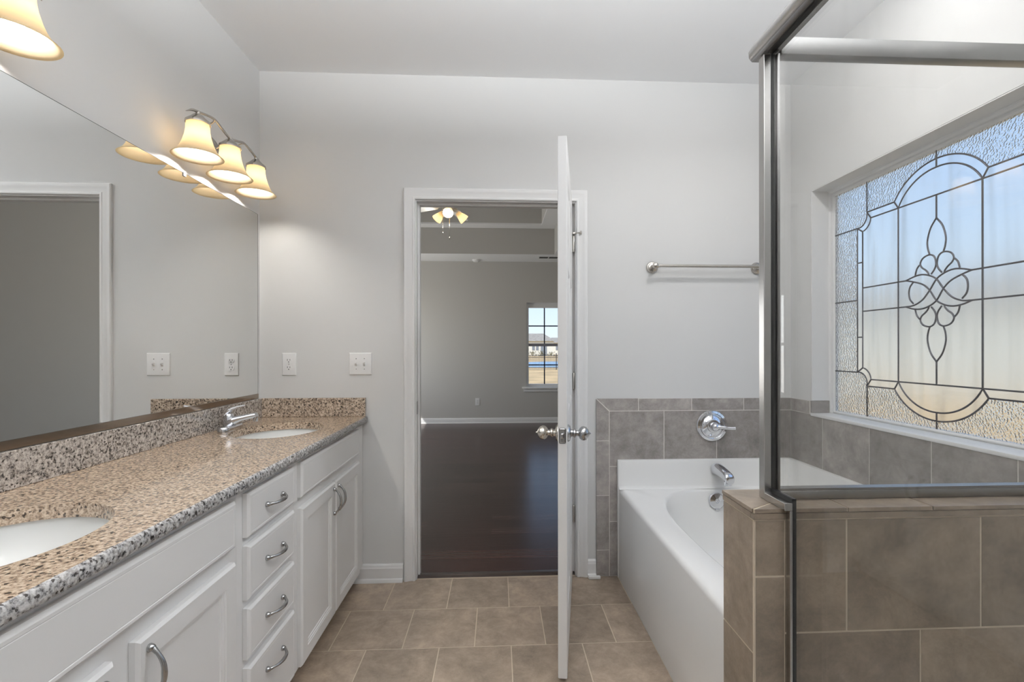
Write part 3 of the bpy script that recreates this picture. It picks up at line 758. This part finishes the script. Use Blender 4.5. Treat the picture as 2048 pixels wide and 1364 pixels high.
# mirror
mr_ = thing('mirror', 'large frameless wall mirror above the granite backsplash', 'mirror', (0, -1.05, .99))
MB().box(.0012, .0055, -2.10, -.030, 1.012, 1.958).build('glass', [M['mirror']], mr_)
MB().box(.0010, .0060, -.0300, -.0285, 1.012, 1.958).box(.0010, .0058, -2.10, -.0285, 1.9580, 1.9595).build('glass_edge', M['edge'], mr_)
MB().box(.0012, .0065, -2.10, -.0285, .9905, 1.0115).box(.0066, .0085, -2.10, -.0285, .9905, 1.015).build('bottom_channel', M['chan'], mr_)
for y in (-.62, -1.75): MB().box(.0062, .010, y-.008, y+.008, 1.945, 1.966, .002).build('clip', M['plastic'], mr_)

# vanity lights
def vanity_light(yc, label):
    t = thing('vanity_light', label, 'wall light', (0, yc, 2.15), 'three-shade vanity lights')
    X = .104; SP = .223; ZR, ZN, ZC = 1.996, 2.128, 2.160
    # back plate
    mb = MB()
    def oval(a, b, x): return [Vector((x, yc+a*math.cos(2*PI*k_/32), 2.135+b*math.sin(2*PI*k_/32))) for k_ in range(32)]
    mb.rings([oval(.105, .055, .001), oval(.105, .055, .006), oval(.095, .046, .014), oval(.05, .02, .019)], True, True, True)
    mb.build('back_plate', M['nickel'], t, 40)
    # curved bar over the shades
    ctrl = [(X, yc-SP-.072, ZC-.020), (X, yc-SP-.035, ZC+.002), (X, yc-SP, ZC+.012), (X, yc-SP*.55, ZC+.034), (X, yc-.06, ZC+.020), (X, yc, ZC+.006), (X, yc+.06, ZC+.020), (X, yc+SP*.55, ZC+.034), (X, yc+SP, ZC+.012), (X, yc+SP+.035, ZC+.002), (X, yc+SP+.072, ZC-.020)]
    pts = catmull(ctrl, 5); n = len(pts)
    mb = MB().tube(pts, [max(.0012, min(.0052, .0008 + .0052*min(i, n-1-i)/6)) for i in range(n)], 10)
    mb.build('curved_bar', M['nickel'], t, 50)
    for s_ in (-1, 1):
        pts = catmull([(.012, yc+s_*.045, 2.135), (.035, yc+s_*.050, 2.150), (.048, yc+s_*.075, 2.165), (.070, yc+s_*.095, 2.178), (.095, yc+s_*.105, 2.188), (X, yc+s_*.115, 2.193)], 5)
        mb = MB().tube(pts, .0042, 9); mb.lathe([(0, 0), (.011, 0), (.011, .004), (.006, .008), (0, .009)], (.013, yc+s_*.045, 2.135), (1, 0, 0), 14)
        mb.build('arm', M['nickel'], t, 50)
    for j in (-1, 0, 1):
        yy = yc + j*SP
        prof = [(.038, ZN), (.040, ZN-.012), (.0405, ZN-.028), (.044, ZN-.050), (.052, ZN-.078), (.061, ZN-.100), (.070, ZN-.115), (.082, ZN-.127), (.0885, ZR)]
        pin = [(r_-.0035, z_) for r_, z_ in prof]
        sh = MB().lathe([(r_, z_-ZR) for r_, z_ in prof] + [(.0868, 0)] + [(r_, z_-ZR) for r_, z_ in reversed(pin)], (X, yy, ZR), (0, 0, 1), 40).build('shade', M['shade'], t, 60)
        MB().lathe([(0, .040), (.008, .040), (.009, .032), (.016, .028), (.030, .014), (.0425, .003), (.0435, -.006), (.0415, -.007), (.040, .002), (.0, .02)], (X, yy, ZN+.002), (0, 0, 1), 32).build('shade_cap', M['nickel'], t, 50)
        mb = MB().sphere((X, yy, 2.056), .028, 20, 12).lathe([(.022, 0), (.014, .018), (.0125, .045)], (X, yy, 2.075), (0, 0, 1), 16)
        mb.build('bulb', M['vbulb'], t, 60)
    return t
vanity_light(-.471, 'brushed nickel light with three amber bell shades beside the room corner')
vanity_light(-1.625, 'brushed nickel vanity light nearest the viewer, cut by the picture edge')

# switch, outlet
def plate_thing(name, label, cat, x0, x1, z0, z1, y, group=None):
    t = thing(name, label, cat, ((x0+x1)/2, y, z0), group)
    mb = MB()
    def r(i, d): return [Vector((x0+i, y-d, z0+i)), Vector((x1-i, y-d, z0+i)), Vector((x1-i, y-d, z1-i)), Vector((x0+i, y-d, z1-i))]
    mb.rings([r(0, .0006), r(0, .0025), r(.003, .0055), r(.008, .0065)], True, True, True)
    mb.build('cover_plate', M['plastic'], t, 30)
    return t
def receptacle(t, xc, zc, y):
    for dz in (.0195, -.0195):
        mb = MB(); pts = [(.0165*math.cos(a), max(-.0125, min(.0125, .0165*math.sin(a)))) for a in [2*PI*k_/32 for k_ in range(32)]]
        mb.rings([[Vector((xc+px, y-.0062-d, zc+dz+pz)) for px, pz in pts] for d in (0, .0025)], True, True, True)
        rc = mb.build('receptacle', M['plastic'], t, 40)
        mb = MB()
        for dx, hh in ((-.0064, .0045), (.0064, .0036)): mb.box(xc+dx-.0012, xc+dx+.0012, y-.0092, y-.0086, zc+dz+.0035-hh, zc+dz+.0035+hh)
        mb.lathe([(0, 0), (.0026, 0), (.0026, .0006), (0, .0006)], (xc, y-.0086, zc+dz-.0075), (0, -1, 0), 10)
        mb.build('slot', M['slot'], rc)
    MB().lathe([(0, 0), (.003, 0), (.0025, .0012), (0, .0018)], (xc, y-.0066, zc), (0, -1, 0), 10).build('screw', M['pull'], t)
so = plate_thing('power_outlet', 'white duplex power outlet above the granite side splash', 'outlet', .1185, .1915, 1.109, 1.229, 0, None)
receptacle(so, .155, 1.169, 0)
sw = plate_thing('light_switch', 'white double light switch plate beside the doorway', 'switch', .470, .589, 1.111, 1.229, 0, None)
for xc in (.508, .551):
    MB().rings([[Vector((xc+dx*s_, -.0062-d, 1.170+dz*s2+tz)) for dx, dz in ((-.0052, -.0115), (.0052, -.0115), (.0052, .0115), (-.0052, .0115))] for s_, s2, d, tz in ((1, 1, 0, 0), (1, .85, .002, 0), (.75, .3, .012, .007))], True, True, True).build('toggle', M['plastic'], sw, 30)
    for z in (1.142, 1.198): MB().lathe([(0, 0), (.003, 0), (.0025, .0012), (0, .0018)], (xc, -.0066, z), (0, -1, 0), 10).build('screw', M['pull'], sw)
ob = plate_thing('power_outlet', 'small white outlet low on the bedroom far wall', 'outlet', .888, .962, .300, .420, BY, None)
receptacle(ob, .925, .36, BY)

# towel bar
tb = thing('towel_bar', 'brushed nickel towel bar on the wall above the bathtub', 'towel bar', (2.415, 0, 1.69))
for x in (2.119, 2.711):
    MB().lathe([(0, .0008), (.033, .0008), (.033, .004), (.030, .008), (.024, .009), (.022, .013), (.014, .016), (.011, .030), (.011, .048), (.015, .052), (.017, .062), (.015, .072), (.008, .077), (0, .078)], (x, 0, 1.698), (0, -1, 0), 28).build('post', M['nickel'], tb, 40)
MB().tube([(2.119, -.062, 1.698), (2.711, -.062, 1.698)], .0088, 16).build('bar', M['nickel'], tb, 60)

# ================================================================== BATHTUB
bt = thing('bathtub', 'white alcove bathtub with a plain apron', 'bathtub', (2.4, -.75, 0))
TX0, TX1, TY0, TY1, TZ = 1.925, XR-.010, -1.480, -.0095, .487
N = 96
def rect_pt(a, x0, x1, y0, y1):
    cx_, cy_ = BCX, BCY
    dx, dy = math.cos(a), math.sin(a)
    tt = 1e9
    if dx > 1e-9: tt = min(tt, (x1-cx_)/dx)
    if dx < -1e-9: tt = min(tt, (x0-cx_)/dx)
    if dy > 1e-9: tt = min(tt, (y1-cy_)/dy)
    if dy < -1e-9: tt = min(tt, (y0-cy_)/dy)
    return cx_+dx*tt, cy_+dy*tt
BCX, BCY, BA, BB, BN = 2.45, -.715, .402, .660, 3.0
def sup_pt(a, ka=1, kb=1, sx=0, sy=0):
    dx, dy = math.cos(a), math.sin(a)
    r_ = (abs(dx/(BA*ka))**BN + abs(dy/(BB*kb))**BN)**(-1/BN)
    return BCX+sx+dx*r_, BCY+sy+dy*r_
corner_angles = [math.atan2(y-BCY, x-BCX) for x in (TX0, TX1) for y in (TY0, TY1)]
angs = sorted([2*PI*k_/N - PI for k_ in range(N)] + corner_angles)
def R_out(ins, z): return [Vector((*rect_pt(a, TX0+ins, TX1, TY0, TY1), z)) for a in angs]
def R_in(ka, kb, z, sy=0): return [Vector((*sup_pt(a, ka, kb, 0, sy), z)) for a in angs]
mb = MB()
mb.rings([R_out(-.002, .0015), R_out(-.002, .05), R_out(0, TZ-.022), R_out(.003, TZ-.012), R_out(.010, TZ-.004), R_out(.022, TZ),
          R_in(1.02, 1.01, TZ), R_in(1.0, 1.0, TZ-.003), R_in(.975, .985, TZ-.015), R_in(.955, .97, TZ-.06), R_in(.90, .93, TZ-.20), R_in(.84, .88, TZ-.30), R_in(.74, .80, TZ-.345), R_in(.55, .6, TZ-.360), R_in(.1, .1, TZ-.365)], True, False, True)
# raised tiling lip at the head end and along the window wall
def lip(pts_base, nrm):
    # profile: (offset into tub, z)
    pr = [(0, TZ-.004), (.048, TZ+.0005), (.034, TZ+.006), (.027, TZ+.018), (.0245, .625), (.020, .6385), (.012, .641), (0, .641)]
    mb.rings([[Vector((p[0]+nrm[0]*d, p[1]+nrm[1]*d, z)) for d, z in pr] for p in pts_base], True, True, True)
lip([(TX0-.002, TY1), (TX1, TY1)], (0, -1))
lip([(TX1, TY1), (TX1, TY0)], (-1, 0))
mb.box(TX0-.006, TX0+.010, TY1-.026, TY1, .002, .640, .004)
mb.build('shell', M['tub'], bt, 35)
of = Vector((2.446, -.079, .428)); ofn = Vector((0, -1, .19)).normalized()
MB().lathe([(0, -.012), (.040, -.012), (.043, -.004), (.043, .004), (.038, .009), (.012, .012), (.010, .009), (.004, .009), (0, .013)], of, ofn, 32).build('overflow_plate', M['chrome'], bt, 35)
MB().box(of.x-.012, of.x+.012, of.y-.013, of.y-.004, of.z-.049, of.z-.041, .002).build('overflow_lever', M['chrome'], bt)
# tub valve
tv = thing('tub_valve', 'round chrome tub valve with lever on the tile', 'tub valve', (2.452, -TT, .822))
MB().lathe([(0, .0005), (.085, .0005), (.0865, .004), (.083, .009), (.070, .012), (.066, .010), (.060, .011), (.050, .020), (.036, .025), (.034, .030), (.0, .031)], (2.452, -TT, .822), (0, -1, 0), 48).build('escutcheon', M['chrome'], tv, 30)
hd = MB().lathe([(.024, .028), (.0235, .044), (.019, .058), (.010, .064), (0, .066)], (2.452, -TT, .822), (0, -1, 0), 28)
hd.tube(catmull([(2.455, -.060, .823), (2.48, -.070, .8225), (2.505, -.078, .820), (2.53, -.084, .819), (2.546, -.087, .820)], 4), [.012]*4+[.010]*4+[.0085]*4+[.009]*4+[.0095], 12)
hd.build('lever', M['chrome'], tv, 45)
# tub spout
ly = TY1-.0278
tsp = thing('tub_spout', 'chrome tub spout on the tub lip', 'tub spout', (2.466, ly, .59))
rr = []
for y, zc, rx, rzu, rzd in ((ly, .590, .033, .033, .033), (ly-.010, .590, .034, .033, .033), (ly-.03, .589, .031, .032, .030), (ly-.07, .586, .028, .029, .026), (ly-.105, .582, .026, .026, .027), (ly-.128, .579, .0255, .022, .034), (ly-.142, .572, .025, .018, .028), (ly-.147, .568, .022, .012, .022)):
    rr.append([Vector((2.466 + .004*(ly-y)/.14 + math.copysign(abs(math.cos(a))**.8, math.cos(a))*rx, y, zc + (rzu if math.sin(a) > 0 else rzd)*math.copysign(abs(math.sin(a))**.8, math.sin(a)))) for a in [2*PI*k_/24 for k_ in range(24)]])
mb = MB(); mb.rings(rr, True, True, True)
mb.lathe([(.021, 0), (.021, .018), (.018, .018), (.018, .004), (0, .004)], (2.470, ly-.120, .535), (0, 0, 1), 20)
mb.build('body', M['chrome'], tsp, 45)

# ================================================================== SHOWER ENCLOSURE
sx0, sx1, sg0, sg1 = 1.864, 1.881, 1.8815, 1.8905
PZ0, PZ1 = HZ+.0008, 1.912
sd = thing('shower_door', 'framed glass shower door with a brushed header and black seal', 'shower door', (1.88, -1.62, .085))
mb = MB()
mb.box(sx0, sx1, -1.562, -1.540, PZ0, PZ1, .0015).box(sx0, sx1, -1.6385, -1.5622, PZ0, PZ0+.016, .001).box(sx1-.0055, sx1, -1.6385, HY0-.0042, .086, PZ0-.0002, .001)
mb.build('jamb', M['frame'], sd)
mb = MB()
def notch(x0, x1, w):
    path = [(-1.556, PZ1), (-1.556, PZ0+.019), (-1.632, PZ0+.019), (-1.632, .086)]
    mb.box(x0, x1, -1.556-w/2, -1.556+w/2, PZ0+.012, PZ1)
    mb.box(x0, x1, -1.636, -1.5565+w/2, PZ0+.012, PZ0+.024)
    mb.box(x0, x1, -1.636, HY0-.0045, .086, PZ0+.012)
notch(sg0, sg1, .012)
mb.build('seal', M['seal'], sd)
mb = MB()
poly = [(-1.5635, PZ1+.02), (-1.5635, PZ0+.025), (-1.637, PZ0+.025), (-1.637, .09), (-2.60, .09), (-2.60, PZ1+.02)]
mb.rings([[Vector((x, y, z)) for y, z in poly] for x in (1.884, 1.889)], True, True, True)
mb.build('glass', M['shglass'], sd)
hd_prof = [(1.858, PZ1+.004), (1.900, PZ1+.004), (1.902, PZ1+.010), (1.902, PZ1+.034), (1.896, PZ1+.042), (1.872, PZ1+.046), (1.858, PZ1+.040), (1.850, PZ1+.026), (1.851, PZ1+.012)]
mb = MB(); mb.rings([[Vector((x, y, z)) for x, z in hd_prof] for y in (-2.638, -1.522)], True, True, True)
mb.build('header', M['frame'], sd, 50)
MB().box(1.872, 1.8835, -2.636, -1.564, PZ1-.001, PZ1+.0035).build('header_seal', M['seal'], sd)
MB().box(1.874, 1.8985, -2.637, -1.640, .0855, .105, .001).build('bottom_rail', M['frame'], sd)
spn = thing('shower_panel', 'fixed framed glass panel on top of the tiled half wall', 'shower panel', (2.4, -1.552, HZ))
mb = MB()
mb.box(1.8925, 1.8990, -1.566, -1.538, PZ0, PZ1, .001)
mb.box(1.8992, XR-.0025, -1.566, -1.538, PZ0, PZ0+.019, .0025)
mb.box(1.8992, XR-.0025, -1.563, -1.541, PZ0+.019, PZ0+.024)
mb.box(1.9025, XR-.0025, -1.566, -1.538, PZ1-.002, PZ1+.038, .002)
mb.box(XR-.022, XR-.0025, -1.566, -1.538, PZ0+.0243, PZ1-.0023)
mb.build('frame', M['rails'], spn, 30)
MB().box(1.899, XR-.022, -1.554, -1.549, PZ0+.022, PZ1).build('glass', M['shglass'], spn)

# ================================================================== BEDROOM THINGS
fn = thing('ceiling_fan', 'white bedroom ceiling fan with three lit bell shades', 'ceiling fan', (.73, 2.77, 2.5))
fc = Vector((.73, 2.77, 0))
MB().lathe([(0, 3.449), (.07, 3.449), (.065, 3.40), (.02, 3.38), (.016, 3.37), (.016, 3.03), (.05, 3.02), (.105, 2.98), (.115, 2.93), (.105, 2.89), (.06, 2.86), (.055, 2.835), (.085, 2.825), (.085, 2.80), (.03, 2.785), (0, 2.78)], (fc.x, fc.y, 0), (0, 0, 1), 32).build('motor', M['fan'], fn, 40)
for k_ in range(5):
    a = math.radians(72*k_ + 8)
    R_ = Matrix.Translation((fc.x, fc.y, 2.865)) @ Matrix.Rotation(a, 4, 'Z') @ Matrix.Rotation(math.radians(11), 4, 'X')
    out_ = [(.10, -.022), (.17, -.03), (.20, -.058), (.45, -.068), (.60, -.066), (.645, -.05), (.66, 0), (.645, .05), (.60, .066), (.45, .068), (.20, .058), (.17, .03), (.10, .022)]
    mb = MB(); mb.rings([[Vector((x, y, z)) for x, y in out_] for z in (-.004, .004)], True, True, True)
    mb.xform(R_).build('blade', M['fan'], fn)
for k_ in range(3):
    a = math.radians(-90 + 120*k_)
    dir_ = Vector((math.cos(a)*.80, math.sin(a)*.80, -.60)).normalized()
    p0 = Vector((fc.x, fc.y, 2.80)) + Vector((math.cos(a), math.sin(a), 0))*.075
    MB().tube([(fc.x, fc.y, 2.805), tuple(p0), tuple(p0+dir_*.03)], .012, 8).build('lamp_arm', M['fan'], fn, 50)
    s0 = p0 + dir_*.02
    MB().lathe([(.026, 0), (.030, .02), (.040, .05), (.050, .08), (.058, .115), (.055, .115), (.047, .08), (.037, .05), (.027, .02), (.022, .003)], s0, dir_, 28).build('shade', M['shade'], fn, 60)
    c_ = s0 + dir_*.07
    MB().sphere(tuple(c_), .030, 14, 10).build('bulb', M['bulb'], fn, 60)
    ld = bpy.data.lights.new('fan_bulb_light', 'POINT'); ld.energy = FAN_BULB_W; ld.color = (1, .96, .9); ld.shadow_soft_size = .03
    lo = bpy.data.objects.new('fan_bulb_light', ld); COL.objects.link(lo); lo.location = s0 + dir_*.135 - Vector(fn.location); lo.parent = fn
for dx, z0 in ((-.075, 2.56), (.0, 2.50)):
    MB().tube([(fc.x+dx, fc.y-.02, 2.79), (fc.x+dx, fc.y-.02, z0)], .0022, 6).lathe([(0, 0), (.006, .004), (.005, .03), (0, .034)], (fc.x+dx, fc.y-.02, z0-.03), (0, 0, 1), 10).build('pull_chain', M['satin'], fn, 50)
cv = thing('ceiling_vent', 'white ceiling vent with dark louvres on the bedroom soffit', 'vent', (2.08, 5.04, BS))
MB().box(1.915, 2.245, 4.965, 5.115, BS-.006, BS-.0005, .002).build('vent_frame', M['trim'], cv)
mb = MB()
for xa, xb in ((1.932, 2.072), (2.088, 2.228)):
    for k_ in range(6): mb.box(xa, xb, 4.982+k_*.020, 4.994+k_*.020, BS-.0075, BS-.0062)
mb.build('louvre', M['slot'], cv)
sdk = MB().lathe([(0, 0), (.065, 0), (.065, .018), (.050, .034), (.02, .040), (0, .040)], (.913, 5.30, BS-.0005), (0, 0, -1), 28).build('smoke_detector', M['plastic'], None, 40)
tag(sdk, 'small round white smoke detector on the bedroom soffit', 'smoke detector')

# added uplight pendant, unseen behind the viewer, to brighten the whole bathroom
cl = thing('ceiling_light', 'semi-flush white glass ceiling light above the open floor', 'ceiling light', (1.40, -2.45, H))
MB().lathe([(0, -.0008), (.07, -.0008), (.07, -.02), (.012, -.03), (.012, -.57), (.03, -.58), (0, -.59)], (1.40, -2.45, H), (0, 0, 1), 32).build('canopy', M['nickel'], cl, 40)
bw = [(0, -.63), (.08, -.625), (.16, -.60), (.22, -.56), (.245, -.52)]
MB().lathe(bw + [(.24, -.52)] + [(max(0, r_-.005), z_+.005) for r_, z_ in reversed(bw)], (1.40, -2.45, H), (0, 0, 1), 40).build('diffuser', M['diffuser'], cl, 60)
al = area_lamp('ceiling_lamp_light', (0, 0, -.545), .40, ADDED_PENDANT_W, (.955, .98, 1), (0, 0, 1)); al.parent = cl

rl = thing('recessed_light', 'round recessed ceiling light over the bathtub', 'ceiling light', (2.30, -1.0, H))  # added lamp above the tub, supplies light in place of the window's daylight
MB().lathe([(.060, -.004), (.085, -.0075), (.090, -.005), (.090, -.0008), (.060, -.0008)], (2.30, -1.0, H), (0, 0, 1), 40).build('trim_ring', M['trim'], rl, 40)
MB().lathe([(0, -.003), (.0595, -.003), (.0595, -.001), (0, -.001)], (2.30, -1.0, H), (0, 0, 1), 32).build('lens', M['bulb'], rl, 40)
al = area_lamp('recessed_lamp_light', (0, 0, -.009), .16, ADDED_TUB_LAMP_W, (1, .99, .98)); al.parent = rl

# ================================================================== OUTSIDE
GZ = -.45
S(MB().box(-120, 160, -60, 220, GZ-.2, GZ).build('ground', M['lawn']), 'dry tan winter lawn behind the house', 'lawn')
fc_ = thing('fence', 'black metal picket fence across the dry yard', 'fence', (6, 36, GZ))
for k_ in range(5):
    x = 1.2 + 2.4*k_
    MB().box(x-.035, x+.035, 35.965, 36.035, GZ, GZ+1.3).lathe([(.05, 0), (.04, .03), (0, .05)], (x, 36, GZ+1.3), (0, 0, 1), 8).build('fence_post', M['fence'], fc_)
mb = MB()
for z in (.18, 1.0, 1.15): mb.box(1.2, 10.8, 35.98, 36.02, GZ+z-.02, GZ+z+.02)
mb.build('fence_rail', M['fence'], fc_)
mb = MB(); x = 1.3
while x < 10.8:
    mb.box(x-.010, x+.010, 35.99, 36.01, GZ+.06, GZ+1.22); x += .12
mb.build('picket', M['fence'], fc_)
pl = MB().lathe([(0, 0), (4.5, 0), (4.5, .30), (4.4, .33), (0, .29)], (8, 44, GZ+.001), (0, 0, 1), 40).build('pool', M['water'], None, 40)
tag(pl, 'round blue covered pool beyond the fence', 'pool')
def house(name, label, x0, x1, y0, y1, eave, ridge, wins):
    t = thing(name, label, 'house', ((x0+x1)/2, y0, GZ), 'neighbouring houses')
    MB().box(x0, x1, y0, y1, GZ, eave).build('wall', M['ext_wall'], t)
    ym_ = (y0+y1)/2; ov = .5; hip = 1.9
    b = [(x0-ov, y0-ov, eave), (x1+ov, y0-ov, eave), (x1+ov, y1+ov, eave), (x0-ov, y1+ov, eave), (x0+hip, ym_, ridge), (x1-hip, ym_, ridge)]
    mb = MB(); vs = [mb.bm.verts.new(p) for p in b]
    for f in ((0, 1, 5, 4), (1, 2, 5), (2, 3, 4, 5), (3, 0, 4), (3, 2, 1, 0)): mb._f([vs[i] for i in f])
    mb.build('roof', M['roof'], t)
    for (xa, xb, za, zb) in wins: MB().box(xa, xb, y0-.06, y0-.001, za, zb).build('house_window', M['extwin'], t)
house('house', 'cream house with a grey hipped roof beyond the fence', -6, 14.2, 108, 118, 3.05, 4.95, [(9.2, 9.8, .9, 2.3), (10.1, 10.7, .9, 2.3), (11.2, 12.6, -.3, 2.3)])
house('house', 'distant pale house right of the grey-roofed house', 15.5, 34, 135, 146, 3.0, 4.6, [(18, 19.5, .8, 2.2)])
t_ = thing('house', 'pale sided house seen blurred through the leaded bathroom window', 'house', (21, 13, GZ), 'neighbouring houses')
MB().box(17, 27, 3, 26, GZ, 2.9).build('wall', M['ext_pale'], t_)
mb = MB(); vs = [mb.bm.verts.new(p) for p in ((16.6, 2.6, 2.9), (27.4, 2.6, 2.9), (27.4, 26.4, 2.9), (16.6, 26.4, 2.9), (22, 6, 4.6), (22, 23, 4.6))]
for f in ((0, 1, 4), (1, 2, 5, 4), (2, 3, 5), (3, 0, 4, 5), (3, 2, 1, 0)): mb._f([vs[i] for i in f])
mb.build('roof', M['roof'], t_)
random.seed(3)
def shrub(x, y, r, label):
    mb = MB()
    for k_ in range(60):
        a = random.uniform(0, 2*PI); rr_ = random.uniform(0, r); z = random.uniform(0, r*.9)
        p = Vector((x+math.cos(a)*rr_, y+math.sin(a)*rr_*.6, GZ+z)); d = Vector((random.uniform(-1, 1), random.uniform(-1, 1), random.uniform(.2, 1))).normalized()*r*.35
        mb.tube([tuple(p), tuple(p+d)], [.05*r, .01], 5)
    tag(mb.build('shrub', M['bush']), label, 'shrub', 'shrubs by the far house')
shrub(9.2, 106.5, 1.1, 'leftmost brown shrub before the cream house')
shrub(11.4, 106.5, 1.2, 'middle brown shrub before the cream house')
shrub(13.4, 106.5, 1.0, 'brown shrub at the end of the cream house')
